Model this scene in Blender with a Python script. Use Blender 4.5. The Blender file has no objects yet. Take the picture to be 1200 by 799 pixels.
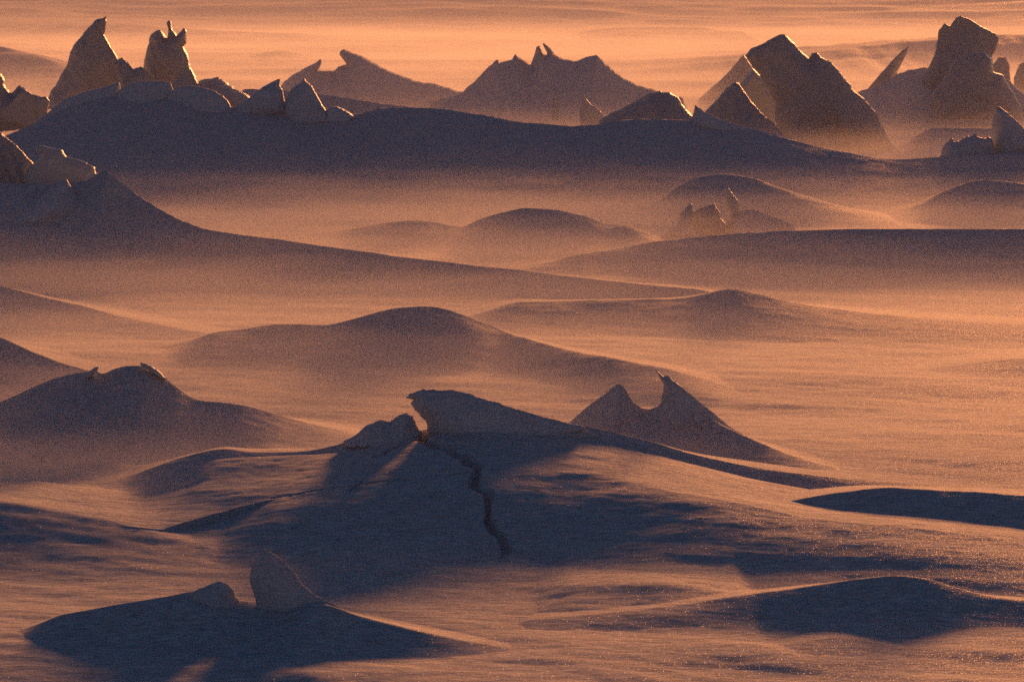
import bpy, math, random
import numpy as np
from mathutils import Vector, Matrix
from mathutils.geometry import delaunay_2d_cdt

random.seed(4)
RNG = np.random.default_rng(7)
scene = bpy.context.scene
COL = scene.collection

# ------------------------------------------------------------------ camera
CAM_H = 4.0
W, HPX, FPX = 1200.0, 799.0, 3403.0
PITCH = math.atan(440.0 / FPX)
cam_data = bpy.data.cameras.new("camera")
cam = bpy.data.objects.new("camera", cam_data)
COL.objects.link(cam)
cam.location = (0, 0, CAM_H)
cam.rotation_euler = (math.pi / 2 - PITCH, 0, 0)
cam_data.sensor_fit = 'HORIZONTAL'
cam_data.angle = 2 * math.atan(600.0 / FPX)
cam_data.clip_start = 0.2
cam_data.clip_end = 3000
scene.camera = cam
CP, SP = math.cos(PITCH), math.sin(PITCH)


def at(px, py, D):
    """the point seen at a pixel of the photograph, D metres ahead of the camera"""
    u = (np.asarray(px, float) - W / 2) / FPX
    v = (HPX / 2 - np.asarray(py, float)) / FPX
    dy = CP + v * SP
    dz = v * CP - SP
    k = np.asarray(D, float) / dy
    return u * k, np.asarray(D, float) * np.ones_like(u), CAM_H + dz * k


# ------------------------------------------------------------------ noise
def _hash(ix, iy, seed):
    n = (ix.astype(np.int64) * 374761393 + iy.astype(np.int64) * 668265263 + seed * 1442695041) & 0xffffffff
    n = ((n ^ (n >> 13)) * 1274126177) & 0xffffffff
    n = (n ^ (n >> 16)) & 0xffffffff
    return n / 4294967295.0


def vnoise(x, y, seed=0):
    ix, iy = np.floor(x), np.floor(y)
    fx, fy = x - ix, y - iy
    fx = fx * fx * fx * (fx * (fx * 6 - 15) + 10)
    fy = fy * fy * fy * (fy * (fy * 6 - 15) + 10)
    a, b = _hash(ix, iy, seed), _hash(ix + 1, iy, seed)
    c, d = _hash(ix, iy + 1, seed), _hash(ix + 1, iy + 1, seed)
    return ((a * (1 - fx) + b * fx) * (1 - fy) + (c * (1 - fx) + d * fx) * fy) * 2 - 1


def fbm(x, y, seed=0, octs=4, gain=0.5):
    r, amp, f, tot = 0, 1.0, 1.0, 0
    for o in range(octs):
        r = r + amp * vnoise(x * f + o * 17.3, y * f - o * 9.1, seed + o)
        tot += amp
        amp *= gain
        f *= 2.03
    return r / tot


def smooth(e0, e1, x):
    t = np.clip((x - e0) / (e1 - e0), 0, 1)
    return t * t * (3 - 2 * t)


def pchip(xs, ys, x):
    xs, ys = np.asarray(xs, float), np.asarray(ys, float)
    h = np.diff(xs)
    dl = np.diff(ys) / h
    m = np.zeros(len(xs))
    m[0], m[-1] = dl[0], dl[-1]
    for i in range(1, len(xs) - 1):
        if dl[i - 1] * dl[i] > 0:
            w1, w2 = 2 * h[i] + h[i - 1], h[i] + 2 * h[i - 1]
            m[i] = (w1 + w2) / (w1 / dl[i - 1] + w2 / dl[i])
    k = np.clip(np.searchsorted(xs, x) - 1, 0, len(xs) - 2)
    t = (x - xs[k]) / h[k]
    t2, t3 = t * t, t * t * t
    return ((2 * t3 - 3 * t2 + 1) * ys[k] + (t3 - 2 * t2 + t) * h[k] * m[k]
            + (-2 * t3 + 3 * t2) * ys[k + 1] + (t3 - t2) * h[k] * m[k + 1])


# ------------------------------------------------------------------ materials
def new_mat(name):
    m = bpy.data.materials.new(name)
    m.use_nodes = True
    nt = m.node_tree
    nt.nodes.clear()
    return m, nt, nt.nodes, nt.links


def snow_material(name, base, rough, streak=1.0, translucent=0.0, glint=0.5, spec=0.04, grain=(0.60, 1.14)):
    m, nt, N, L = new_mat(name)
    out = N.new("ShaderNodeOutputMaterial")
    geo = N.new("ShaderNodeNewGeometry")
    mp = N.new("ShaderNodeMapping")
    mp.inputs["Rotation"].default_value = (0, 0, math.radians(-14))
    mp.inputs["Scale"].default_value = (1.0, 2.6, 2.6)
    L.new(geo.outputs["Position"], mp.inputs["Vector"])

    def noise(scale, detail, rough_, vec=mp.outputs["Vector"]):
        n = N.new("ShaderNodeTexNoise")
        n.inputs["Scale"].default_value = scale
        n.inputs["Detail"].default_value = detail
        n.inputs["Roughness"].default_value = rough_
        L.new(vec, n.inputs["Vector"])
        return n.outputs["Fac"]
    n1 = noise(7.0, 5, 0.62)
    n2 = noise(46.0, 3, 0.7)
    n3 = noise(2.2, 3, 0.5)
    b1 = N.new("ShaderNodeBump")
    b1.inputs["Strength"].default_value = 0.75 * streak
    b1.inputs["Distance"].default_value = 0.05
    L.new(n1, b1.inputs["Height"])
    b2 = N.new("ShaderNodeBump")
    b2.inputs["Strength"].default_value = 1.0 * streak
    b2.inputs["Distance"].default_value = 0.012
    L.new(n2, b2.inputs["Height"])
    L.new(b1.outputs["Normal"], b2.inputs["Normal"])
    ramp = N.new("ShaderNodeValToRGB")
    e = ramp.color_ramp.elements
    e[0].position, e[1].position = 0.3, 0.7
    e[0].color = (base[0] * .84, base[1] * .86, base[2] * .9, 1)
    e[1].color = (base[0], base[1], base[2], 1)
    L.new(n3, ramp.inputs["Fac"])
    p = N.new("ShaderNodeBsdfPrincipled")
    p.inputs["Roughness"].default_value = rough
    p.inputs["Specular IOR Level"].default_value = spec
    p.inputs["IOR"].default_value = 1.31
    mps = N.new("ShaderNodeMapping")
    mps.inputs["Rotation"].default_value = (0, 0, math.radians(-16))
    mps.inputs["Scale"].default_value = (9.0, 42.0, 60.0)
    L.new(geo.outputs["Position"], mps.inputs["Vector"])
    ns = noise(1.0, 4, 0.75, mps.outputs["Vector"])
    rs = N.new("ShaderNodeMapRange")
    rs.inputs[1].default_value, rs.inputs[2].default_value = 0.36, 0.64
    rs.inputs[3].default_value, rs.inputs[4].default_value = grain
    L.new(ns, rs.inputs[0])
    vm = N.new("ShaderNodeVectorMath")
    vm.operation = 'SCALE'
    L.new(ramp.outputs["Color"], vm.inputs[0])
    L.new(rs.outputs[0], vm.inputs["Scale"])
    L.new(vm.outputs[0], p.inputs["Base Color"])
    L.new(b2.outputs["Normal"], p.inputs["Normal"])
    # loose crystals: small facets, each tilted its own way, that flash when they face the sun
    vor = N.new("ShaderNodeTexVoronoi")
    vor.inputs["Scale"].default_value = 120.0
    L.new(geo.outputs["Position"], vor.inputs["Vector"])
    sub = N.new("ShaderNodeVectorMath")
    sub.operation = 'SUBTRACT'
    sub.inputs[1].default_value = (0.5, 0.5, 0.5)
    L.new(vor.outputs["Color"], sub.inputs[0])
    mad = N.new("ShaderNodeVectorMath")
    mad.operation = 'MULTIPLY_ADD'
    mad.inputs[1].default_value = (1.6, 1.6, 1.6)
    L.new(sub.outputs[0], mad.inputs[0])
    L.new(geo.outputs["Normal"], mad.inputs[2])
    nrm = N.new("ShaderNodeVectorMath")
    nrm.operation = 'NORMALIZE'
    L.new(mad.outputs[0], nrm.inputs[0])
    gl = N.new("ShaderNodeBsdfGlossy")
    gl.inputs["Roughness"].default_value = 0.22
    gl.inputs["Color"].default_value = (1, 1, 1, 1)
    L.new(nrm.outputs[0], gl.inputs["Normal"])
    dist = N.new("ShaderNodeMath")
    dist.operation = 'LESS_THAN'
    dist.inputs[1].default_value = 0.32
    L.new(vor.outputs["Distance"], dist.inputs[0])
    amt = N.new("ShaderNodeMath")
    amt.operation = 'MULTIPLY'
    amt.inputs[1].default_value = 0.014 * glint
    L.new(dist.outputs[0], amt.inputs[0])
    mix = N.new("ShaderNodeMixShader")
    L.new(amt.outputs[0], mix.inputs[0])
    L.new(p.outputs[0], mix.inputs[1])
    L.new(gl.outputs[0], mix.inputs[2])
    last = mix.outputs[0]
    if translucent > 0:
        tr = N.new("ShaderNodeBsdfTranslucent")
        tr.inputs["Color"].default_value = (base[0], base[1], base[2], 1)
        mt = N.new("ShaderNodeMixShader")
        mt.inputs[0].default_value = translucent
        L.new(last, mt.inputs[1])
        L.new(tr.outputs[0], mt.inputs[2])
        last = mt.outputs[0]
    L.new(last, out.inputs["Surface"])
    return m


SNOW = snow_material("wind_packed_snow", (0.72, 0.73, 0.77), 0.85)
DRIFT = snow_material("drift_snow", (0.72, 0.73, 0.77), 0.85)
CRUST = snow_material("snow_crust", (0.66, 0.69, 0.74), 0.45, 0.8, 0.03, grain=(0.84, 1.08))
LUMP = snow_material("carved_snow", (0.72, 0.73, 0.77), 0.85, grain=(0.84, 1.08))
ICE = snow_material("rough_sea_ice", (0.40, 0.44, 0.49), 0.32, 0.8, 0.02, 0.7, 0.3, (0.84, 1.08))
CLEAR = snow_material("thin_ice", (0.56, 0.60, 0.64), 0.18, 0.5, 0.17, 0.8, 0.4, (0.88, 1.06))


# ------------------------------------------------------------------ mesh helpers
def link_mesh(name, verts, faces, mat, parent=None, smooth_shade=True):
    me = bpy.data.meshes.new(name)
    verts = np.asarray(verts, np.float32)
    faces = np.asarray(faces, np.int32)
    n, k = faces.shape
    me.vertices.add(len(verts))
    me.vertices.foreach_set("co", verts.ravel())
    me.loops.add(n * k)
    me.loops.foreach_set("vertex_index", faces.ravel())
    me.polygons.add(n)
    me.polygons.foreach_set("loop_start", np.arange(0, n * k, k, dtype=np.int32))
    me.polygons.foreach_set("loop_total", np.full(n, k, np.int32))
    me.polygons.foreach_set("use_smooth", np.full(n, smooth_shade, bool))
    me.update(calc_edges=True)
    me.validate()
    me.materials.append(mat)
    o = bpy.data.objects.new(name, me)
    COL.objects.link(o)
    if parent:
        o.parent = parent
    return o


def tag(o, label, cat, group=None):
    o["label"] = label
    o["category"] = cat
    if group:
        o["group"] = group
    return o


# ------------------------------------------------------------------ height of the snow
class Ridge:
    """a drift: crest given point by point, a windward and a lee slope"""

    def __init__(self, pts, front, back, r=0.3, wob=0.0, seed=0, front_min=0.18, fw=None):
        pts = sorted(pts)
        px = np.array([p[0] for p in pts], float)
        py = np.array([p[1] for p in pts], float)
        D = np.array([p[2] for p in pts], float)
        s = np.linspace(px[0], px[-1], 900)
        X, Y, Z = at(s, pchip(px, py, s), pchip(px, D, s))
        o = np.argsort(X)
        self.X, self.Y, self.Z = X[o], Y[o], Z[o]
        span = self.X[-1] - self.X[0]
        self.tl = span * (0.12 if self.Z[0] > 0.015 else 0.05)
        self.tr = span * (0.12 if self.Z[-1] > 0.015 else 0.05)
        self.front, self.back, self.r = front, back, r
        self.fw = None
        if fw:      # the windward slope may get longer along the crest
            fx = at(np.array([q[0] for q in fw], float), np.full(len(fw), 600.0), float(D.mean()))[0]
            self.fw = (fx, np.array([q[1] for q in fw], float))
            front = float(self.fw[1].max())
        self.front_min = front_min
        self.zmax = max(self.Z.max(), 0.05)
        self.seed, self.wob = seed, wob
        self.box = (self.X[0], self.X[-1], self.Y.min() - front * 1.05, self.Y.max() + back * 1.05)

    def height(self, x, y, base):
        xc = np.clip(x, self.X[0], self.X[-1])
        zc = np.interp(xc, self.X, self.Z)
        yc = np.interp(xc, self.X, self.Y)
        if self.wob:
            yc = yc + self.wob * fbm(x * 1.3, x * 0.0 + 3.1, self.seed, 3)
        a = np.maximum(zc - base, 0) * smooth(self.X[0], self.X[0] + self.tl, x) \
            * (1 - smooth(self.X[-1] - self.tr, self.X[-1], x))
        rel = np.clip(a / self.zmax, 0, 1)
        k = self.front_min + (1 - self.front_min) * np.sqrt(rel)
        t = y - yc
        fr = self.front if self.fw is None else np.interp(x, *self.fw)
        s = np.where(t < 0, -t / (fr * k), t / (self.back * k))
        s = np.clip(s, 0, 1)
        prof = (1 - self.r) * (1 - s) ** 2 * (1 + 0.35 * s) + self.r * (0.5 + 0.5 * np.cos(math.pi * s))
        return a * prof


GROUND_RIDGES = [
    # low swells of the foreground snow
    Ridge([(-160, 590, 20.6), (0, 588, 20.6), (60, 597, 20.5), (130, 609, 20.3), (200, 626, 20.0), (262, 645, 19.6)], 1.5, 2.6, .3, .08, 3),
    Ridge([(620, 700, 18.2), (680, 683, 18.35), (760, 682, 18.3), (850, 692, 18.1), (900, 700, 18.0)], 1.6, 1.8, .3, .06, 8),
    Ridge([(430, 690, 18.4), (560, 735, 17.3), (700, 752, 16.85), (850, 758, 16.75), (950, 764, 16.6)], 1.4, 1.6, .4, .05, 16),
    Ridge([(-60, 541, 23.3), (0, 540, 23.2), (40, 548, 23.0), (80, 551, 22.85), (120, 555, 22.7)], .4, .8, .3, .03, 18),
    Ridge([(80, 545, 23.0), (110, 541, 23.1), (160, 546, 22.95), (200, 549, 22.8)], .35, .7, .3, .03, 19),
    # far low swells seen through the drifting snow
    Ridge([(690, 92, 104), (760, 82, 108), (900, 66, 112), (1000, 55, 115), (1200, 42, 118), (1400, 36, 118)], 14, 30, .5, 1.0, 21),
    Ridge([(-200, 48, 112), (-60, 48, 112), (0, 57, 104), (35, 66, 102), (75, 80, 99), (130, 88, 98)], 9, 16, .5, .5, 22),
    Ridge([(280, 72, 126), (305, 64, 126), (325, 61, 126), (350, 65, 126), (385, 72, 126)], 7, 14, .5, .3, 23),
    Ridge([(-200, 30, 165), (100, 28, 165), (200, 36, 160), (420, 48, 152)], 14, 30, .5, 1.0, 24),
    Ridge([(660, 46, 158), (720, 36, 160), (800, 34, 162), (900, 40, 158)], 14, 24, .5, 1.0, 25),
    Ridge([(-400, -6, 200), (0, -8, 200), (300, -4, 200), (600, -10, 200), (900, -5, 200), (1200, -9, 200), (1600, -6, 200)], 30, 60, .6, 0.0, 26),
]


def ground_base(x, y):
    """the gently waved snow sheet without its drifts"""
    far = smooth(30, 120, y)
    z = (0.03 + 0.2 * far) * fbm(x * 0.11 + y * 0.02, y * 0.23, 41, 3)
    near = 1 - smooth(60, 110, np.abs(y))
    xr = x * 0.97 - y * 0.24
    yr = y * 0.97 + x * 0.24
    z = z + near * (0.018 * fbm(xr * 0.8, yr * 2.0, 45, 4, 0.45) + 0.03 * fbm(xr * 0.3, yr * 0.9, 47, 2))
    return z


def detail(x, y):
    xr = x * 0.97 - y * 0.24
    yr = y * 0.97 + x * 0.24
    d = 0.007 * fbm(xr * 2.6, yr * 8.0, 51, 4, 0.6)
    rid = 1 - np.abs(fbm(xr * 1.1, yr * 4.0, 57, 3, 0.55))
    return d + 0.005 * (rid - 0.8)


def ground_z(x, y, fine=True):
    z = ground_base(x, y)
    for g in GROUND_RIDGES:
        b = g.box
        msk = (x > b[0] - .1) & (x < b[1] + .1) & (y > b[2] - 1) & (y < b[3] + 1)
        if msk.any():
            h = np.zeros_like(z)
            h[msk] = g.height(x[msk], y[msk], 0.0)
            z = z + h
    if fine:
        z = z + detail(x, y) * (1 - smooth(45, 80, np.abs(y)))
    return z


# ground sheet: rows get wider apart with distance
rows = np.concatenate([np.linspace(-14, 11, 26)[:-1], 11 * np.exp(np.arange(0, 1600) * math.log(640 / 11) / 1599)])
us = np.linspace(-1, 1, 560)
us = np.sign(us) * (0.75 * np.abs(us) + 0.25 * np.abs(us) ** 5)
U, Yg = np.meshgrid(us, rows)
Xg = U * (4.5 + 0.26 * np.maximum(Yg, 0))
Zg = ground_z(Xg, Yg)
nr, nc = Xg.shape
idx = np.arange(nr * nc).reshape(nr, nc)
quads = np.stack([idx[:-1, :-1], idx[:-1, 1:], idx[1:, 1:], idx[1:, :-1]], -1).reshape(-1, 4)
g_o = link_mesh("snow_ground", np.stack([Xg, Yg, Zg], -1).reshape(-1, 3), quads, SNOW)
g_o["kind"] = "structure"


def drift(name, label, ridge, res, cat="snowdrift", group=None, carve=None, extra=None, mat=None):
    x0, x1, y0, y1 = ridge.box
    nx, ny = max(int((x1 - x0) / res[0]), 8), max(int((y1 - y0) / res[1]), 8)
    X, Y = np.meshgrid(np.linspace(x0, x1, nx), np.linspace(y0, y1, ny))
    gb = ground_z(X, Y, False)
    a = ridge.height(X, Y, gb)
    if extra is not None:
        a = np.maximum(a, extra(X, Y))
    gb = gb * (1 - 0.85 * smooth(0.03, 0.2, a))      # the drift buries the roughness of the floor
    a = ridge.height(X, Y, gb)
    if extra is not None:
        a = np.maximum(a, extra(X, Y))
    amp = smooth(0.0, 0.2, a)
    z = gb + a + 0.35 * detail(X, Y) * (1 - smooth(45, 80, Y)) - 0.010
    z = z + amp * 0.012 * fbm(X * 2.1, Y * 2.4, ridge.seed + 70, 4)
    if carve is not None:
        z = z - carve(X, Y) * smooth(0.0, 0.04, a)
    keep = a > 0.0008
    idx = np.arange(nx * ny).reshape(ny, nx)
    q = np.stack([idx[:-1, :-1], idx[:-1, 1:], idx[1:, 1:], idx[1:, :-1]], -1).reshape(-1, 4)
    kf = keep.ravel()
    q = q[kf[q].any(1)]
    used = np.unique(q)
    remap = -np.ones(nx * ny, int)
    remap[used] = np.arange(len(used))
    v = np.stack([X, Y, z], -1).reshape(-1, 3)[used]
    # the base of the drift is its origin
    ox, oy = float(v[:, 0].mean()), float(v[:, 1].mean())
    v = v - np.array([ox, oy, 0.0])
    o = link_mesh(name, v, remap[q], mat or DRIFT)
    o.location = (ox, oy, 0)
    return tag(o, label, cat, group)


# ------------------------------------------------------------------ solid pieces of ice and crust
def solid(name, pts, D, thick, mat, parent=None, lean=0.0, sp=None, kind='ice', seed=1, jag=0.35, back=None,
          yaw=0.0, rough=1.0):
    """a solid block: outline, facetted or rounded front and back"""
    rng = np.random.default_rng(seed * 31 + 5)
    p = np.array(pts, float)
    X, Y, Z = at(p[:, 0], p[:, 1], D)
    P = np.stack([X, Z], -1)
    size = P.max(0) - P.min(0)
    if sp is None:
        sp = max(size.max() / 70.0, 0.006)
    zb = P[:, 1].min() + 0.12 * size[1]
    # broken outline
    ring, bottom = [], []
    n = len(P)
    for i in range(n):
        A, B = P[i], P[(i + 1) % n]
        ln = np.linalg.norm(B - A)
        k = max(int(ln / sp), 1)
        isb = A[1] < zb and B[1] < zb
        nv = np.array([-(B - A)[1], (B - A)[0]]) / max(ln, 1e-6)
        ph = rng.uniform(0, 50)
        for j in range(k):
            t = j / k
            w = math.sin(math.pi * t) ** 0.5
            off = float(fbm(np.array([t * ln / sp * 0.22 + ph]), np.array([ph]), seed, 3)[0]) * sp * 2.2 * jag * w
            ring.append(A + (B - A) * t + nv * off)
            bottom.append(isb)
    R = np.array(ring)
    m = len(R)
    lo, hi = R.min(0), R.max(0)
    gx, gz = np.meshgrid(np.arange(lo[0], hi[0], sp * 1.15), np.arange(lo[1], hi[1], sp * 1.0))
    gx = gx + (np.arange(gx.shape[0]) % 2)[:, None] * sp * 0.55
    I = np.stack([gx.ravel(), gz.ravel()], -1) + rng.normal(0, sp * 0.15, (gx.size, 2))
    # inside test and distance to outline
    Rn = np.roll(R, -1, 0)

    def inside(Q):
        c = np.zeros(len(Q), bool)
        for a, b in zip(R, Rn):
            cond = (a[1] > Q[:, 1]) != (b[1] > Q[:, 1])
            xi = a[0] + (Q[:, 1] - a[1]) * (b[0] - a[0]) / (b[1] - a[1] + 1e-12)
            c ^= cond & (Q[:, 0] < xi)
        return c

    def dist(Q, segs):
        d = np.full(len(Q), 1e9)
        for i in segs:
            a, ab = R[i], Rn[i] - R[i]
            t = np.clip(((Q - a) @ ab) / (ab @ ab + 1e-12), 0, 1)
            d = np.minimum(d, np.linalg.norm(Q - a - t[:, None] * ab, axis=1))
        return d
    I = I[inside(I)]
    I = I[dist(I, range(m)) > sp * 0.45]
    vin = [Vector(q) for q in np.concatenate([R, I])]
    ed = [(i, (i + 1) % m) for i in range(m)]
    vo, _, fo, *_ = delaunay_2d_cdt(vin, ed, [], 1, 1e-7)
    V2 = np.array([(v.x, v.y) for v in vo])
    F = np.array([f for f in fo if len(f) == 3])
    side = [i for i in range(m) if not bottom[i]] or list(range(m))
    d = dist(V2, side)
    db = dist(V2, range(m))
    edge = db < 1e-5
    S = float(np.sqrt(size[0] * size[1]))
    if back is None:
        back = thick

    def relief(T, sd):
        r2 = np.random.default_rng(sd)
        if kind == 'ice':
            h = T * (0.30 * np.sqrt(np.clip(d / (0.16 * S), 0, 1)) + 0.70 * np.clip(d / (0.42 * S), 0, 1))
            c = V2.mean(0)
            for _ in range(6):      # chiselled planes
                gdir = r2.normal(0, 1, 2)
                gdir /= np.linalg.norm(gdir)
                pl = T * (0.62 + 0.5 * r2.random()) + (V2 - c) @ gdir * T / S * r2.uniform(0.5, 1.6)
                h = np.minimum(h, np.maximum(pl, 0.12 * T))
            nz = 0.06 * S * fbm(V2[:, 0] / S * 3.5 + sd, V2[:, 1] / S * 3.5, sd, 5, 0.55)
            nz = nz + 0.035 * S * (1 - np.abs(fbm(V2[:, 0] / S * 6 + V2[:, 1] / S * 3 + sd, V2[:, 1] / S * 2.2 - V2[:, 0] / S * 1.2, sd + 3, 4)) * 2)
        elif kind == 'plate':
            h = T * np.sqrt(np.clip(d / (0.10 * S), 0, 1))
            nz = 0.02 * S * fbm(V2[:, 0] / S * 4 + sd, V2[:, 1] / S * 4, sd, 4)
        else:
            h = T * (1 - np.exp(-d / (0.30 * S))) / (1 - math.exp(-1.6))
            h = h * 0.8 + 0.2 * T * np.sqrt(np.clip(d / (0.25 * S), 0, 1))
            nz = 0.03 * S * fbm(V2[:, 0] / S * 3 + sd, V2[:, 1] / S * 4, sd, 5)
        fade = np.clip(d / (0.08 * S), 0, 1)
        return np.maximum(h + nz * rough * fade, 0)
    fr, bk = relief(thick, seed * 7 + 1), relief(back, seed * 7 + 2)
    nV = len(V2)
    zl = V2[:, 1] - lo[1]
    front = np.stack([V2[:, 0], D - fr + lean * zl, V2[:, 1]], -1)
    rear = np.stack([V2[:, 0], D + bk + lean * zl, V2[:, 1]], -1)
    front[edge, 1] = (D + lean * zl)[edge]
    ridx = np.arange(nV) + nV
    ridx[edge] = np.arange(nV)[edge]
    # orientation: front faces look to -y
    a, b, c = front[F[0, 0]], front[F[0, 1]], front[F[0, 2]]
    if np.cross(b - a, c - a)[1] > 0:
        F = F[:, ::-1]
    faces = np.concatenate([F, ridx[F][:, ::-1]])
    verts = np.concatenate([front, rear])
    # drop the unused rear copies of the rim
    used = np.unique(faces)
    rm = -np.ones(len(verts), int)
    rm[used] = np.arange(len(used))
    verts, faces = verts[used], rm[faces]
    cx, cz = float(verts[:, 0].mean()), float(lo[1])
    verts = verts - np.array([cx, D, cz])
    o = link_mesh(name, verts, faces, mat, None, True)
    o.location = (cx, D, cz)
    if parent:
        o.parent = parent
        o.matrix_parent_inverse = Matrix.Translation(parent.location).inverted()
    return o


def thing(name, label, cat, pts, D, thick, mat=None, group=None, **kw):
    o = solid(name, pts, D, thick, mat or ICE, **kw)
    return tag(o, label, cat, group)


exec_parts = True
# ================================================================== drifts, nearest first
fin_ridge = Ridge([(0, 731, 17.2), (60, 720, 17.25), (130, 707, 17.3), (200, 696, 17.3), (235, 691, 17.3), (256, 694, 17.3), (280, 700, 17.3), (300, 702, 17.3), (330, 698, 17.3), (350, 698, 17.25),
                   (385, 708, 17.15), (420, 720, 17.1), (480, 735, 17.0), (560, 751, 16.85), (640, 763, 16.7)], .95, 1.0, .3, .03, 101)
fin = drift("snowdrift", "foreground drift carrying a dark upright shark-fin of snow", fin_ridge, (.014, .018))
solid("snow_fin", [(292, 680), (294, 667), (301, 651), (307, 644), (312, 643.5), (324, 651), (336, 660), (344, 669), (353, 683),
                   (371, 698), (394, 709), (420, 722), (400, 735), (310, 735), (300, 722), (300, 705), (296, 692)], 17.22, .11, LUMP, fin,
      kind='soft', seed=3, jag=.2, sp=.012)
solid("snow_knob", [(222, 694), (234, 689), (246, 684.5), (256, 680.5), (264, 682.5), (270, 687), (275, 691), (276, 697), (281, 703), (283, 716), (228, 716)], 17.25, .10, LUMP, fin,
      kind='soft', seed=4, jag=.25, sp=.012)
fin.children[0]["label"] = "curved dark fin with a sunlit edge"

mound_r = Ridge([(590, 728, 17.45), (700, 717, 17.6), (800, 706, 17.75), (860, 697, 17.85), (930, 687, 17.95), (1000, 678, 18.0), (1050, 674, 18.0), (1085, 677, 18.0),
                 (1120, 687, 17.95), (1160, 697, 17.85), (1220, 703, 17.7), (1340, 712, 17.5)], 1.0, .9, .4, .03, 102)
drift("snowdrift", "low rounded mound in the foreground with one sunlit shoulder", mound_r, (.016, .018))
tiny_r = Ridge([(880, 762, 16.68), (910, 757, 16.78), (950, 748, 16.92), (985, 744, 16.98), (1015, 748, 16.93), (1060, 757, 16.78), (1100, 764, 16.65)], .8, .6, .5, .01, 103)
drift("snowdrift", "smallest flat hump of snow, nearest the bottom edge", tiny_r, (.014, .016))

main_r = Ridge([(60, 572, 22.2), (140, 560, 22.4), (180, 546, 22.5), (215, 533, 22.55), (262, 523, 22.6), (300, 527, 22.6), (345, 527, 22.6),
                (390, 520, 22.55), (414, 513, 22.5), (430, 506, 22.5), (446, 502, 22.5), (468, 501, 22.5), (489, 503, 22.5), (505, 500, 22.5), (520, 488, 22.5), (545, 477, 22.5), (580, 477, 22.5), (640, 489, 22.5),
                (700, 501, 22.5), (760, 515, 22.5), (830, 534, 22.45), (900, 547, 22.35), (1000, 560, 22.2), (1100, 568, 22.1),
                (1200, 572, 22.0), (1340, 576, 21.9)], .95, 2.4, .45, .03, 104, .35, [(60, 2.2), (300, 2.0), (420, 1.0), (1340, 1.0)])
dome_r = Ridge([(190, 626, 20.15), (240, 606, 20.5), (300, 588, 20.75), (400, 567, 20.95), (480, 557, 21.0), (560, 551, 21.1), (640, 555, 21.1), (720, 563, 20.9),
                (800, 576, 20.6), (880, 591, 20.3), (960, 606, 20.0), (1080, 618, 19.7), (1140, 626, 19.6), (1220, 637, 19.5), (1340, 652, 19.2)], 1.9, 2.5, .6, .02, 105, .6,
               [(120, 2.2), (250, 2.2), (380, 2.1), (560, 2.1), (680, 2.3), (800, 2.5), (1200, 2.4)])
_s = np.linspace(120, 1180, 400)
_slab = at(_s, pchip([120, 200, 262, 330, 400, 460, 500, 560, 640, 700, 760, 830, 900, 1000, 1100, 1180],
                     [600, 556, 535, 533, 528, 517, 509, 504, 510, 518, 530, 546, 560, 576, 592, 604], _s), np.full_like(_s, 22.25))


def dome_extra(X, Y):
    """the tilted upper slab between the crest and the rounded lower brow"""
    h = dome_r.height(X, Y, 0.0)
    yd = np.interp(X, dome_r.X, dome_r.Y) + dome_r.wob * fbm(X * 1.3, X * 0.0 + 3.1, dome_r.seed, 3)
    zd = np.interp(X, dome_r.X, dome_r.Z)
    zs = np.interp(X, _slab[0], _slab[2])
    t = np.clip((Y - yd) / (22.25 - yd), 0, 2)
    win = smooth(_slab[0][0], _slab[0][0] + .9, X) * (1 - smooth(_slab[0][-1] - .9, _slab[0][-1], X))
    slab = np.where(t <= 1, zd + (zs - zd) * t, zs * np.clip(1 - (t - 1) * 1.3, 0, 1)) * win
    return np.where(Y > yd, np.maximum(slab, h * (t < .3)), h)


main_r.box = (main_r.box[0], main_r.box[1], 16.4, main_r.box[3])


def surf_main(X, Y):
    return np.maximum(main_r.height(X, Y, 0.0), dome_extra(X, Y)) + ground_z(X, Y, False)


def on_surface(px, py):
    Ds = np.linspace(18.2, 23.0, 500)
    X, Y, Z = at(np.full_like(Ds, px), np.full_like(Ds, py), Ds)
    below = Z < surf_main(X, Y)
    i = int(np.argmax(below)) if below.any() else len(Ds) - 1
    return X[i], Y[i]


CRACKS = [
    ([(497, 504), (492, 512), (505, 519), (516, 523), (527, 529), (538, 533), (546, 538), (556, 544), (560, 548)], .085, .085),
    ([(560, 548), (558, 555), (555, 568), (562, 573), (568, 577), (574, 586), (571, 605), (576, 615), (580, 621), (588, 631), (593, 638), (592, 646), (587, 654)], .055, .07),
    ([(492, 512), (483, 517), (470, 521), (458, 528), (450, 533), (440, 536)], .03, .07),
    ([(320, 582), (360, 575), (420, 566), (500, 558), (560, 551)], .016, .03),
    ([(412, 572), (418, 567), (424, 562)], .02, .05),
]
crack_w = []
for pl, w, dp in CRACKS:
    q = np.array([on_surface(*p) for p in pl])
    crack_w.append((q, w, dp))


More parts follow.
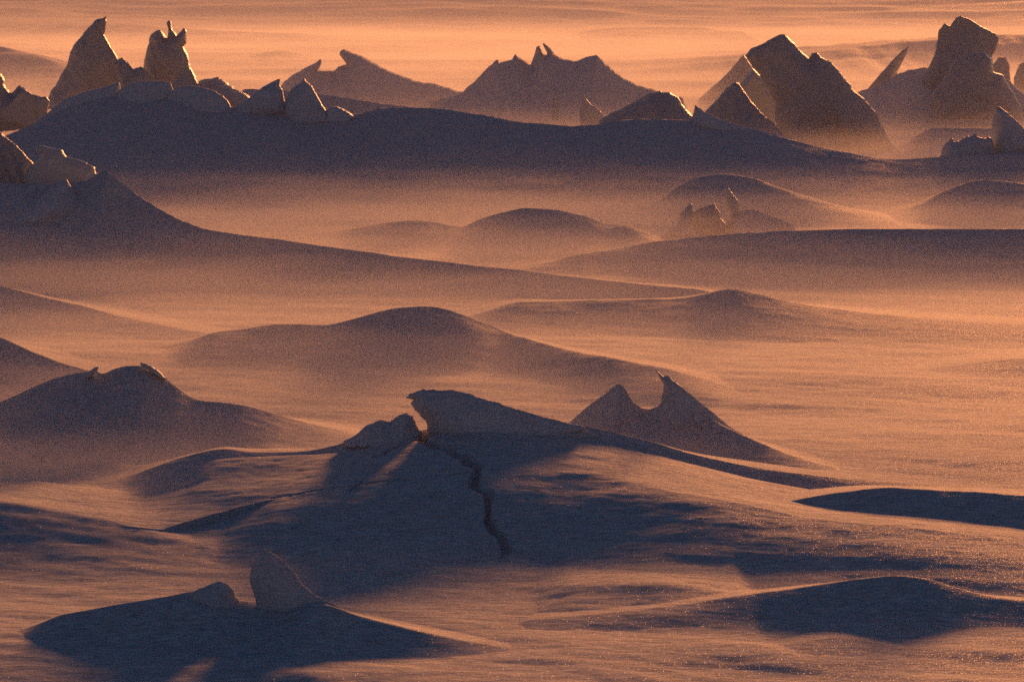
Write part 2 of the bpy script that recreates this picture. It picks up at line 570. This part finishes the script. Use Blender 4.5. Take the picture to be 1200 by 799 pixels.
def carve_main(X, Y):
    c = np.zeros_like(X)
    jx = X + 0.018 * fbm(X * 9, Y * 9, 91, 3)
    jy = Y + 0.05 * fbm(X * 7, Y * 7, 92, 3)
    for q, w, dp in crack_w:
        lo, hi = q.min(0) - .3, q.max(0) + .3
        m = (X > lo[0]) & (X < hi[0]) & (Y > lo[1]) & (Y < hi[1])
        if not m.any():
            continue
        d = np.full(m.sum(), 1e9)
        Px = np.stack([jx[m], jy[m]], -1)
        for a, b in zip(q[:-1], q[1:]):
            ab = b - a
            t = np.clip(((Px - a) @ ab) / (ab @ ab + 1e-12), 0, 1)
            dd = (Px - a - t[:, None] * ab) * np.array([1.0, 0.45])
            d = np.minimum(d, np.linalg.norm(dd, axis=1))
        ww = w * (0.75 + 0.5 * fbm(X[m] * 6, Y[m] * 6, 93, 2))
        c[m] = np.maximum(c[m], dp * (1 - smooth(ww * 0.35, ww * 0.75, d)))
    return c


main = drift("snowdrift", "broad cracked drift with an overhanging beak on its crest", main_r, (.013, .016), carve=carve_main, extra=dome_extra)
lip = solid("overhanging_lip", [(475, 466), (480, 461), (497, 455.5), (511, 457), (530, 456.5), (543, 459.5), (568, 467), (599, 477), (640, 489), (690, 501),
                                (660, 515), (560, 520), (507, 516), (500, 505), (499, 493), (492, 487), (486, 481), (481, 473), (486, 468)], 22.42, .22, LUMP, main,
            kind='soft', seed=5, jag=.35, sp=.016)

solid("snow_knob", [(402, 517), (414, 511), (427, 500), (436, 496), (446, 492), (457, 494), (468, 486), (477, 483.5), (484, 487), (487.5, 494), (489, 499), (496, 505), (494, 520), (405, 524)], 22.42, .2, LUMP, main,
      kind='soft', seed=6, jag=.3, sp=.016)

tail_r = Ridge([(740, 606, 20.8), (850, 598, 20.9), (920, 586, 20.95), (980, 576, 21.0), (1040, 570, 21.0), (1100, 572, 20.95), (1200, 578, 20.85), (1350, 584, 20.75)], 1.3, 1.6, .3, .04, 106)
drift("snowdrift", "long low drift in blue shadow, right of the cracked drift", tail_r, (.02, .02))

horn_r = Ridge([(600, 518, 24.4), (640, 509, 24.4), (668, 500, 24.3), (690, 491, 24.25), (724, 482, 24.2), (752, 478.5, 24.2),
                (774, 478.5, 24.2), (800, 481, 24.2), (830, 488, 24.0), (860, 504, 23.75),
                (900, 521, 23.35), (950, 539, 22.95), (1000, 552, 22.75), (1060, 562, 22.5)], 1.7, 1.5, .1, .02, 107, .6)
horn = drift("snowdrift", "twin-horned drift with a notch between its peaks", horn_r, (.013, .022))
solid("snow_horn", [(646, 508), (668, 494), (690, 475), (712, 459), (722, 450.5), (726, 449.5), (731, 452), (736, 460), (743, 472), (752, 478), (764, 480), (772, 492), (765, 520), (650, 522)], 24.15, .24, LUMP, horn,
      kind='soft', seed=81, jag=.25, sp=.014)
solid("snow_horn", [(750, 481), (762, 479), (770, 477), (775, 470), (777, 460), (779, 447), (784, 444), (792, 448), (800, 454), (815, 466), (830, 479), (846, 492), (862, 504), (885, 516), (870, 530), (760, 524)], 24.1, .24, LUMP, horn,
      kind='soft', seed=82, jag=.25, sp=.014)
solid("wind_spike", [(768, 433), (773, 437), (778, 441), (784, 440), (790, 447), (800, 453), (800, 462), (779, 460), (777, 449), (772, 441)], 24.15, .035, CRUST, horn,
      kind='plate', seed=8, jag=.5, sp=.006)
solid("crust_ledge", [(811, 481), (816, 488), (826, 496), (840, 503), (860, 509), (880, 518), (868, 519), (845, 512), (825, 504), (812, 492)], 23.85, .03, CRUST, horn,
      kind='plate', seed=9, jag=.5, sp=.008)

left_r = Ridge([(-160, 470, 25.1), (-40, 478, 25.1), (0, 470, 25.1), (40, 452, 25.0), (70, 440, 25.0), (100, 434, 25.0), (112, 432, 25), (120, 436, 25), (135, 430, 25.0), (150, 427, 25.0), (166, 427, 25.0), (178, 430, 25.0), (190, 438, 25.0),
                (205, 450, 24.95), (235, 468, 24.9), (262, 470, 24.85), (285, 473, 24.8), (310, 480, 24.8), (340, 489, 24.8), (400, 504, 24.6), (440, 513, 24.4)], 2.0, 1.6, .25, .03, 108, .5)
left = drift("snowdrift", "pale brown drift with a broken rim below the small hump", left_r, (.02, .025))
left["label"] = "steep drift at left with a broken crust plate on top"
solid("crust_plate", [(164, 424.5), (172, 426), (180, 430), (188, 436), (196, 444), (192, 446), (182, 439), (173, 432), (165, 428)], 24.9, .05, CRUST, left, kind='plate', seed=11, jag=.4, sp=.01)
solid("crust_plate", [(100, 440), (106, 434), (113, 429.5), (116, 430), (112, 437), (104, 444)], 24.85, .05, CRUST, left, kind='plate', seed=12, jag=.4, sp=.01)

edge_r = Ridge([(-200, 372, 28.4), (-60, 378, 28.4), (0, 394, 28.3), (40, 411, 28.2), (80, 426, 28.1), (120, 437, 27.8), (170, 449, 27.3)], 1.8, 3.0, .15, .03, 109)
drift("snowdrift", "drift with a bright diagonal edge sloping down from the left border", edge_r, (.025, .03))
mid_r = Ridge([(180, 398, 30.4), (230, 390, 30.4), (280, 384, 30.5), (330, 379, 30.6), (380, 380, 30.5), (410, 374, 30.5), (440, 365, 30.5), (470, 359, 30.5), (495, 357, 30.5), (520, 360, 30.5),
               (545, 368, 30.4), (580, 382, 30.3), (620, 396, 29.6), (660, 407, 29.0), (730, 421, 28.2), (800, 434, 27.7), (880, 446, 27.2)], 2.4, 2.2, .35, .03, 110, .5)
drift("snowdrift", "bell-shaped mound standing alone in glowing spindrift", mid_r, (.025, .03))
lowl_r = Ridge([(-200, 318, 33.4), (-60, 325, 33.4), (0, 334, 33.3), (60, 349, 33.1), (150, 371, 32.3), (230, 387, 31.5), (320, 399, 30.6), (420, 408, 30.1)], 2.2, 3.2, .2, .04, 111)
drift("snowdrift", "long tapering drift below the slab-topped ridge", lowl_r, (.03, .035))
rm_r = Ridge([(520, 360, 33.0), (620, 353, 33.0), (720, 350, 33.0), (790, 348, 33.0), (825, 343, 33.0), (858, 337, 33.0), (890, 344, 32.9), (940, 355, 32.7), (1020, 366, 32.4),
              (1100, 373, 32.1), (1220, 381, 31.7), (1350, 388, 31.3)], 2.6, 2.8, .35, .05, 112, .5)
drift("snowdrift", "small brown cone of snow on a wide low swell", rm_r, (.03, .035))
low2_r = Ridge([(1060, 436, 28.6), (1130, 425, 28.8), (1200, 418, 28.9), (1340, 412, 29.0)], 1.6, 2.0, .5, .05, 130)
drift("snowdrift", "faint low swell in bright spindrift at the right border", low2_r, (.03, .035))

long_r = Ridge([(-260, 205, 39.4), (-100, 200, 39.4), (0, 214, 39.3), (60, 215, 39.2), (100, 210, 39.1), (124, 199, 39.0), (130, 203, 39.0), (150, 219, 39.0), (180, 240, 38.9), (210, 256, 38.8), (240, 267, 38.7), (330, 280, 38.2),
                (450, 297, 37.4), (600, 315, 36.4), (750, 331, 35.5), (860, 342, 34.9), (960, 354, 34.3)], 2.6, 4.2, .1, .05, 113)
longd = drift("snowdrift", "long ridge with a thin sunlit rim running down to the right", long_r, (.03, .035))
mm_r = Ridge([(270, 277, 42.6), (300, 274, 42.6), (380, 272, 42.6), (440, 262, 42.5), (480, 258, 42.5), (510, 260, 42.5), (542, 264, 42.4), (560, 257, 42.4), (590, 248, 42.4), (620, 243, 42.4), (650, 245, 42.4),
              (685, 252, 42.3), (720, 262, 42.1), (735, 263, 42), (770, 278, 41.5), (830, 296, 40.4), (900, 308, 39.6)], 2.6, 2.6, .35, .05, 114, .5)
drift("snowdrift", "double-humped dark drift behind the sunlit rim", mm_r, (.03, .04))
band_r = Ridge([(590, 308, 38.3), (680, 297, 38.8), (740, 287, 39.1), (790, 279, 39.2), (850, 273, 39.1), (950, 268.5, 39.0), (1050, 267, 39.0), (1200, 267, 39.0), (1400, 266, 39.0)], 2.6, 2.6, .25, .06, 115)
drift("snowdrift", "level dark bank with a soft flat top at the right border", band_r, (.03, .04))
bump1_r = Ridge([(700, 268, 46.6), (770, 238, 47.2), (795, 218, 47.3), (822, 206, 47.4), (850, 203, 47.4), (880, 207, 47.3), (920, 221, 47.1), (980, 239, 46.6), (1060, 258, 45.8)], 2.6, 3.0, .5, .05, 116, .6)
drift("snowdrift", "domed drift rising behind three glassy ice slivers", bump1_r, (.04, .05))
bump2_r = Ridge([(1010, 262, 46.2), (1080, 237, 47.0), (1110, 222, 47.2), (1150, 210, 47.3), (1190, 213, 47.2), (1260, 225, 47.0), (1350, 240, 46.6)], 2.4, 3.0, .5, .05, 117, .6)
drift("snowdrift", "smooth faint dome at right below the far ridge", bump2_r, (.04, .05))
sm_r = Ridge([(850, 252, 43.6), (866, 246, 43.6), (879, 244, 43.6), (896, 249, 43.5), (914, 256, 43.3), (940, 265, 42.9)], 1.0, 1.2, .3, .02, 118)
drift("snowdrift", "short thin drift trailing from the glassy fin", sm_r, (.03, .03))

big_r = Ridge([(-220, 150, 52.5), (-60, 150, 52.5), (0, 160, 52.5), (20, 153, 52.6), (60, 134, 52.8), (90, 122, 53), (137, 113, 53), (200, 113, 53), (260, 124, 53), (290, 123, 53), (335, 126, 53), (380, 133, 53), (415, 133, 53), (450, 125.5, 53), (500, 126, 53), (560, 133, 53), (620, 143, 53), (680, 147, 53),
               (720, 141, 53), (760, 138, 53), (800, 140, 53), (830, 143, 53), (870, 150, 52.9), (905, 157, 52.8), (980, 175, 52.6), (1050, 185, 52.4), (1100, 183, 52.3), (1200, 178, 52.4),
               (1400, 170, 52.4)], 6.2, 4.5, .15, .15, 119, .6)
bigd = drift("snowdrift", "widest dark blue ridge spanning the whole view", big_r, (.05, .06))
solid("snow_lip", [(807, 143), (812, 135), (814.5, 123), (818, 126), (827, 132), (838, 137), (869, 148), (904, 156), (930, 163), (900, 172), (810, 158)], 52.9, .35, LUMP, bigd,
      kind='soft', seed=14, jag=.3)
kn_r = Ridge([(640, 225, 48.6), (680, 204, 49.6), (712, 188, 50.2), (735, 194, 50.1), (770, 208, 49.5), (820, 222, 48.8)], 1.6, 3.0, .4, .05, 131)
drift("snowdrift", "dim knob on the front slope of the widest dark ridge", kn_r, (.04, .05))
lr_r = Ridge([(1010, 118, 70), (1060, 152, 63.5), (1100, 150, 63.6), (1200, 150, 63.6), (1400, 146, 63.6)], 3.0, 5.0, .3, .1, 120)
drift("snowdrift", "flat-topped bank below the boulder pile at right", lr_r, (.06, .08))
band3_r = Ridge([(250, 104, 66), (300, 104, 66), (360, 108, 66), (450, 121, 65.5), (560, 137, 64.5)], 4, 6, .3, .1, 121)
drift("snowdrift", "thin sunlit bank behind the two crust shards", band3_r, (.06, .08))

# ================================================================== crust plates and shards on the dark ridge
G1 = "crust plates on the dark ridge"
thing("crust_plate", "longest crust plate sloping up from the left end of the dark ridge", "snow plate",
      [(20, 160), (40, 143), (52, 134), (60, 127), (75, 117), (91, 110), (114, 104), (137, 97.5), (139, 106), (150, 125), (120, 150), (60, 165)], 52.95, .35, CRUST, G1, kind='ice', seed=21, lean=.3, rough=.5)
thing("crust_plate", "flat crust plate in front of the horned ice block", "snow plate",
      [(138, 106), (152, 98), (163, 96), (185, 95.5), (199, 98), (202, 107), (210, 125), (180, 140), (130, 140)], 52.9, .35, CRUST, G1, kind='ice', seed=22, lean=.3, rough=.5)
thing("crust_plate", "rounded crust plate below the smooth dark boulder", "snow plate",
      [(196, 110), (203, 105), (210, 102), (217, 101), (238, 103), (252, 108), (261, 113), (266, 118), (275, 135), (230, 145), (190, 140)], 52.8, .35, CRUST, G1, kind='ice', seed=23, lean=.3, rough=.5)
thing("snow_shard", "pointed shard, left one of the pair on the dark ridge", "snow shard",
      [(276, 126), (290, 116), (300, 109), (306, 103), (319, 96), (328, 92.5), (327, 100), (331, 106), (333, 117), (336, 132), (310, 142), (280, 142)], 52.85, .4, CRUST, None, kind='ice', seed=24, lean=.15)
thing("snow_shard", "blunt shard with a bright jagged edge, right one of the pair", "snow shard",
      [(332, 122), (336, 112), (341, 104), (352, 97), (355, 90.5), (358, 95), (365, 101), (370, 110), (375, 119), (382, 130), (392, 142), (350, 146), (334, 140)], 52.8, .4, CRUST, None, kind='ice', seed=25, lean=.15)
thing("snow_shard", "small flat scrap of crust beside the blunt shard", "snow shard",
      [(381, 131), (387, 125), (395, 125), (406, 130), (418, 138), (405, 146), (384, 144)], 52.85, .2, CRUST, None, kind='plate', seed=26, lean=.2)

# slabs on the left ridge
thing("ice_slab", "dark slab with a thin bright edge at the left border", "ice slab",
      [(-90, 150), (-40, 146), (-10, 150), (0, 156), (9, 164), (23, 176), (30, 184), (39, 192.5), (48, 215), (40, 250), (-90, 255)], 40.2, .5, ICE, "slabs on the left ridge", kind='ice', seed=31, lean=.1)
thing("ice_slab", "lit brown translucent slab with a round knob on its top corner", "ice slab",
      [(30, 200), (38, 192), (50, 182), (43, 178.5), (40.5, 175), (42, 171.5), (48, 171), (60, 174), (72, 176), (77, 184), (93, 188), (110, 196), (112, 203), (121, 208), (119, 222), (122, 245), (20, 250)],
      39.8, .16, CLEAR, "slabs on the left ridge", kind='plate', seed=32, lean=.1)
thing("ice_slab", "low curved slab leaning in front of the lit brown slab", "ice slab",
      [(0, 262), (20, 250), (40, 236), (58, 219), (68, 213), (75, 210.5), (79, 215), (82, 220), (86, 227), (98, 240), (90, 262), (40, 275)], 38.7, .4, CRUST, "slabs on the left ridge", kind='soft', seed=33, lean=.2)

# ice slivers in the middle distance
thing("ice_sliver", "leaf-shaped glassy sliver at the left of three", "ice sliver",
      [(772, 279), (782, 271), (792, 264), (796, 259), (797, 252), (802, 245), (808, 239), (811, 239), (812, 249), (810, 263), (819, 274), (822, 286), (772, 288)], 43.0, .10, CLEAR, "glassy slivers", kind='plate', seed=41)
thing("ice_sliver", "blocky dark sliver with a bowl-shaped notch, middle of three", "ice sliver",
      [(809, 262), (811, 249), (822, 243), (834, 240), (837, 237), (841, 245), (844, 249), (844.5, 256), (850, 261.5), (857, 257), (859, 249), (866, 252), (872, 284), (812, 286)], 43.5, .3, ICE, "glassy slivers", kind='ice', seed=42)
thing("ice_sliver", "curved glassy fin with a bright edge at the right of three", "ice sliver",
      [(849, 226), (851, 221), (853, 218.5), (857, 225), (862, 231), (866, 236), (868.5, 245), (867, 258), (870, 270), (856, 270), (855, 250), (853, 240)], 43.8, .09, CLEAR, "glassy slivers", kind='plate', seed=43)

# ================================================================== far ice
GF = "ice blocks of the far pressure ridge"
thing("ice_block", "tall leaning ice peak with a sharp tip, highest at far left", "ice block",
      [(60, 106), (65, 101), (70, 91), (79, 75), (81, 66), (83, 60), (88, 51), (96, 42), (103, 33), (110, 25.5), (118, 22), (123, 20), (125, 17), (125, 25), (122, 41), (125, 46), (130, 56), (134, 61), (138, 68), (140, 80), (146, 118), (110, 132), (52, 128)],
      66, .8, ICE, GF, kind='ice', seed=51)
thing("ice_block", "low jagged dark lump between the sharp peak and horned block", "ice block",
      [(134, 76), (137, 71), (143, 67), (149, 72), (154, 79), (156, 81), (165, 78), (170, 81), (180, 96), (184, 118), (132, 120)], 65, .7, ICE, GF, kind='ice', seed=52)
thing("ice_block", "ice block crowned by two little horns", "ice block",
      [(168, 86), (169, 70), (172, 58), (176, 42), (179, 39), (188, 35), (193, 41), (196.5, 45), (197, 33), (195, 27), (197.5, 24), (201, 26), (202, 35), (207, 42), (213, 36), (215.5, 33), (219, 37), (219, 50), (215, 55), (221, 67), (223, 79), (230, 90), (232, 120), (165, 120)],
      66.5, .8, ICE, GF, kind='ice', seed=53, sp=.03)
thing("ice_block", "dark wedge at the foot of the horned block", "ice block",
      [(198, 99), (210, 90), (224, 81.5), (229, 92), (236, 103), (236, 120), (198, 120)], 64, .5, ICE, GF, kind='ice', seed=54)
thing("ice_block", "smooth rounded dark boulder right of the horned block", "ice block",
      [(226, 104), (232, 96), (240, 92.5), (249, 92), (256, 90), (264, 95), (275, 103), (291, 112), (300, 124), (228, 124)], 64.5, .9, ICE, GF, kind='soft', seed=55)
thing("ice_block", "two-humped lump cut by the left border, bright notch on top", "ice block",
      [(-60, 95), (-25, 80), (-5, 82), (2, 87), (5, 93), (7, 103), (11, 108), (14, 109), (18, 105), (23, 100), (33, 106), (43, 112), (55, 113.5), (58, 118), (56, 130), (52, 150), (-60, 160)], 56.5, .8, ICE, GF, kind='ice', seed=56)

thing("snow_hummock", "sloping hummock with a snout and a leaning shard on top", "hummock",
      [(325, 104), (332, 97), (343, 88), (361, 78), (376, 69.5), (377, 74), (374, 82), (391, 83.5), (397, 78), (406, 75.5), (403, 71), (398, 65), (399, 60), (404, 57.5), (411, 61), (421, 65), (430, 69), (447, 79), (465, 87), (486, 95), (508, 98), (534, 106),
       (560, 113), (580, 142), (320, 142)], 79, 2.6, LUMP, None, kind='soft', seed=61, sp=.045)
thing("snow_hummock", "broad spiky hummock with a slit spire at its middle", "hummock",
      [(505, 120), (520, 115), (540, 110), (552, 99), (568, 83), (583, 69.5), (585.5, 74), (592, 72), (600, 70), (603.5, 63.5), (608, 67), (622, 76), (626, 65), (628.5, 55), (632, 53.5), (636, 61), (640.5, 64.5), (640, 60), (635.5, 52), (637.5, 50.5), (646, 58), (654, 66), (663, 70),
       (674, 72), (687, 67), (700, 64.5), (706, 70), (717, 81), (732, 92), (748, 100), (769, 106), (800, 114), (815, 150), (495, 150)], 73, 2.6, LUMP, None, kind='soft', seed=62, sp=.04)
thing("ice_chip", "tiny bright chip below the slit spire", "ice chip", [(647, 124), (648, 110), (652, 106.5), (655, 112), (655.5, 124), (654, 140), (646, 140)], 69.5, .12, CLEAR, None, kind='plate', seed=63)
thing("ice_chip", "bent bright-edged chip in front of the spiky hummock", "ice chip", [(679, 130), (682, 118), (684, 110.5), (688, 117), (693, 123), (698, 125), (706, 133), (711, 146), (680, 148)], 67, .2, CLEAR, None, kind='ice', seed=64)
thing("ice_block", "smooth dark boulder at the right foot of the spiky hummock", "ice block",
      [(695, 150), (706, 138), (715, 133), (728, 128), (747, 117), (760, 110), (773, 106.5), (785, 108), (794, 113), (799, 122), (806, 130), (816, 142), (814, 156), (700, 158)], 60, .9, ICE, GF, kind='soft', seed=65)

GB = "boulders of the right-hand pile"
thing("ice_block", "largest slanted ice boulder with a square shoulder", "ice block",
      [(873, 66), (880, 57), (897, 50), (911, 42), (920, 40), (929, 49), (935, 55), (948, 68), (951, 63), (957, 61.5), (962, 67), (974, 72), (983, 82), (988, 89), (997, 99), (998, 104), (1013, 116), (1025, 130), (1032, 144), (1039, 158), (1052, 176), (1040, 192), (905, 192), (908, 165), (911, 153), (908, 141), (909, 125), (901, 106),
       (890, 88), (880, 76)], 63.5, 1.1, ICE, GF, kind='ice', seed=71)
thing("ice_block", "palest slab, fading in the haze behind the largest boulder", "ice block",
      [(818, 118), (827, 109), (841, 97), (857, 81), (866, 70), (871, 64), (876, 70), (885, 85), (895, 110), (890, 135), (818, 135)], 84, .9, ICE, GF, kind='ice', seed=72)
thing("ice_block", "thin propped slab against the largest boulder's left side", "ice block",
      [(866, 100), (872, 92), (882, 80.5), (892, 90), (904, 109), (910, 125), (909, 145), (914, 165), (880, 160)], 65.5, .3, CLEAR, GF, kind='plate', seed=73)
thing("ice_block", "dark triangular block at the left foot of the largest boulder", "ice block",
      [(822, 138), (830, 127), (841, 116), (850, 104), (862, 96), (866, 98), (880, 118), (892, 132), (906, 144), (920, 160), (910, 176), (825, 170)], 61.5, .8, ICE, GF, kind='ice', seed=74)
thing("ice_spike", "thin curved ice spike leaning right, like a thorn", "ice spike",
      [(1012, 110), (1018, 103), (1029, 90), (1043, 74), (1055, 62), (1065.5, 54), (1063, 63), (1056, 76), (1051, 84), (1054, 104), (1040, 124), (1010, 124)], 73, .45, ICE, None, kind='ice', seed=75)
thing("snow_hummock", "wide low hummock carrying the thorn-like spike and top boulder", "hummock",
      [(995, 112), (1010, 106), (1030, 102), (1050, 88), (1064, 82), (1082, 79), (1100, 84), (1130, 85), (1180, 92), (1200, 110), (1240, 122), (1300, 130), (1310, 158), (990, 158)], 71.5, 1.4, LUMP, None, kind='soft', seed=76)
thing("ice_block", "topmost boulder with a square overhanging right corner", "ice block",
      [(1080, 96), (1087, 82), (1093, 69), (1097, 57), (1099, 46), (1100, 36), (1107, 27), (1114, 31), (1120, 21), (1126, 18.5), (1135, 22), (1152, 32), (1166, 39), (1171, 45), (1168, 57), (1163, 65), (1164, 80), (1168, 110), (1080, 115)], 71, .9, ICE, GF, kind='ice', seed=77)
thing("ice_block", "rounded boulder in front of the topmost boulder, pale rim on top", "ice block",
      [(1090, 112), (1103, 96), (1110, 84), (1116, 74), (1128, 67), (1143, 61), (1155, 62), (1162, 69), (1164, 84), (1176, 88), (1181, 98), (1190, 114), (1196, 123), (1200, 140), (1092, 140)], 68.6, .9, ICE, GF, kind='ice', seed=78)
thing("ice_block", "small pale block tucked behind the right corner of the pile", "ice block",
      [(1160, 84), (1163, 76), (1171, 67), (1178, 67), (1183, 76), (1184, 92), (1186, 115), (1160, 115)], 80, .5, ICE, GF, kind='ice', seed=79)
thing("ice_block", "faintest little block cut by the right border", "ice block",
      [(1188, 92), (1191, 84), (1194, 76), (1200, 73), (1222, 70), (1235, 84), (1240, 115), (1188, 115)], 84, .5, ICE, GF, kind='ice', seed=80)
thing("snow_shard", "dark upright shard at the right border above the bank", "snow shard",
      [(1160, 172), (1162, 160), (1163, 143), (1166, 131), (1171, 124.5), (1176, 128), (1190, 140), (1200, 150), (1222, 160), (1240, 185), (1160, 195)], 53.4, .6, CRUST, None, kind='ice', seed=81)
thing("snow_shard", "low ragged crest of shards left of the upright dark shard", "snow shard",
      [(1098, 186), (1103, 180), (1107, 169), (1114, 161.5), (1118, 166), (1124, 166), (1128, 161), (1136, 160), (1143, 156.5), (1148, 161), (1162, 162), (1172, 195), (1098, 198)], 53.1, .4, CRUST, None, kind='ice', seed=82, jag=.8)


# ================================================================== air
def volume_box(name, lo, hi, build):
    v = [(x, y, z) for z in (lo[2], hi[2]) for y in (lo[1], hi[1]) for x in (lo[0], hi[0])]
    f = [(0, 2, 3, 1), (4, 5, 7, 6), (0, 1, 5, 4), (2, 6, 7, 3), (0, 4, 6, 2), (1, 3, 7, 5)]
    m, nt, N, L = new_mat(name)
    out = N.new("ShaderNodeOutputMaterial")
    L.new(build(nt, N, L), out.inputs["Volume"])
    o = link_mesh(name, v, f, m, None, False)
    o["kind"] = "stuff"
    return o, m


G_ANISO = 0.19
HAZE_COL = (0.98, 0.97, 0.97, 1)


def haze_build(nt, N, L):
    p = N.new("ShaderNodeVolumePrincipled")
    p.inputs["Color"].default_value = HAZE_COL
    p.inputs["Density"].default_value = 0.00035
    p.inputs["Anisotropy"].default_value = G_ANISO
    return p.outputs[0]


def spindrift_build(nt, N, L):
    """snow blown along the ground: dense at the surface, thinning upward, in long wind-drawn wisps"""
    geo = N.new("ShaderNodeNewGeometry")
    sep = N.new("ShaderNodeSeparateXYZ")
    L.new(geo.outputs["Position"], sep.inputs[0])

    def math_(op, a, b=None, clamp=False):
        n = N.new("ShaderNodeMath")
        n.operation = op
        n.use_clamp = clamp
        for i, q in enumerate((a, b)):
            if q is None:
                continue
            if isinstance(q, (int, float)):
                n.inputs[i].default_value = q
            else:
                L.new(q, n.inputs[i])
        return n.outputs[0]
    y, z = sep.outputs["Y"], sep.outputs["Z"]
    # scale height grows with distance along the wind's fetch
    near = math_('MULTIPLY', math_('SUBTRACT', y, 20.5), 1 / 6.5, True)
    far = math_('MULTIPLY', math_('SUBTRACT', y, 27.0), 1 / 42.0, True)
    hgt = math_('ADD', 0.050, math_('MULTIPLY', far, 0.10))
    e = math_('POWER', 2.71828, math_('MULTIPLY', math_('DIVIDE', z, hgt), -1.0))
    mp = N.new("ShaderNodeMapping")
    mp.inputs["Scale"].default_value = (0.09, 0.85, 1.2)
    mp.inputs["Rotation"].default_value = (0, 0, math.radians(-8))
    L.new(geo.outputs["Position"], mp.inputs["Vector"])
    nz = N.new("ShaderNodeTexNoise")
    nz.inputs["Scale"].default_value = 1.0
    nz.inputs["Detail"].default_value = 1.0
    L.new(mp.outputs["Vector"], nz.inputs["Vector"])
    mp2 = N.new("ShaderNodeMapping")
    mp2.inputs["Scale"].default_value = (0.55, 0.9, 7.0)
    mp2.inputs["Rotation"].default_value = (0, math.radians(4), math.radians(-12))
    L.new(geo.outputs["Position"], mp2.inputs["Vector"])
    nz2 = N.new("ShaderNodeTexNoise")
    nz2.inputs["Scale"].default_value = 1.0
    nz2.inputs["Detail"].default_value = 1.0
    L.new(mp2.outputs["Vector"], nz2.inputs["Vector"])
    wisp = math_('MULTIPLY', math_('SUBTRACT', nz.outputs["Fac"], 0.40), 4.8, True)
    wisp = math_('MULTIPLY', wisp, math_('ADD', 0.35, math_('MULTIPLY', math_('SUBTRACT', nz2.outputs["Fac"], 0.36), 4.5, True)))
    amt = math_('ADD', 0.015, math_('MULTIPLY', math_('MULTIPLY', near, near), 9.0))
    thin = math_('SUBTRACT', 1.0, math_('MULTIPLY', far, 0.82))
    d = math_('MULTIPLY', math_('MULTIPLY', math_('MULTIPLY', e, amt), thin), wisp)
    veil = math_('MULTIPLY', math_('POWER', 2.71828, math_('MULTIPLY', z, -3.2)), math_('MULTIPLY', math_('MULTIPLY', near, 0.13), math_('POWER', thin, 3.0)))
    d = math_('ADD', d, math_('MULTIPLY', veil, wisp))
    behind = math_('MULTIPLY', math_('SUBTRACT', y, 54.0), 1 / 12.0, True)
    plume = math_('MULTIPLY', math_('POWER', 2.71828, math_('MULTIPLY', z, -0.7)), math_('MULTIPLY', behind, 0.011))
    d = math_('ADD', d, plume)
    d = math_('MULTIPLY', d, math_('LESS_THAN', z, 4.0))
    d = math_('MINIMUM', d, 5.0)
    p = N.new("ShaderNodeVolumePrincipled")
    p.inputs["Color"].default_value = HAZE_COL
    p.inputs["Anisotropy"].default_value = G_ANISO
    L.new(d, p.inputs["Density"])
    return p.outputs[0]


haze, _ = volume_box("haze", (-190, -18, -2.2), (190, 660, 5.0), haze_build)
spin, spin_mat = volume_box("blowing_snow", (-185, -16, -1.8), (185, 655, 4.8), spindrift_build)

# ------------------------------------------------------------------ light
SUN_AZ, SUN_EL = math.radians(11), math.radians(7.0)
world = bpy.data.worlds.new("World")
scene.world = world
world.use_nodes = True
nt = world.node_tree
bg = nt.nodes["Background"]
sky = nt.nodes.new("ShaderNodeTexSky")
sky.sky_type = 'NISHITA'
sky.sun_disc = False
sky.sun_elevation = SUN_EL
sky.sun_rotation = SUN_AZ
sky.altitude = 0
sky.air_density = 1.0
sky.dust_density = 0.9
sky.ozone_density = 4.0
nt.links.new(sky.outputs[0], bg.inputs["Color"])
bg.inputs["Strength"].default_value = 0.033
sd = bpy.data.lights.new("sun", 'SUN')
sd.energy = 5.0
sd.angle = math.radians(6.0)
sd.color = (1.0, 0.355, 0.105)
sun = bpy.data.objects.new("sun", sd)
COL.objects.link(sun)
dirv = Vector((math.sin(SUN_AZ) * math.cos(SUN_EL), math.cos(SUN_AZ) * math.cos(SUN_EL), math.sin(SUN_EL)))
sun.rotation_euler = dirv.to_track_quat('Z', 'Y').to_euler()
sun.location = (20, 60, 30)

# ------------------------------------------------------------------ render
scene.view_settings.view_transform = 'Standard'
scene.view_settings.look = 'None'
scene.view_settings.exposure = 0.66
scene.view_settings.gamma = 1.0
scene.view_settings.use_curve_mapping = False
cy = scene.cycles
cy.max_bounces = 8
cy.diffuse_bounces = 1
cy.glossy_bounces = 2
cy.transmission_bounces = 2
cy.volume_bounces = 2
cy.volume_step_rate = 1.0
cy.volume_max_steps = 256
cy.use_denoising = False
cy.sample_clamp_direct = 4.0
cy.sample_clamp_indirect = 3.0
cy.use_adaptive_sampling = True
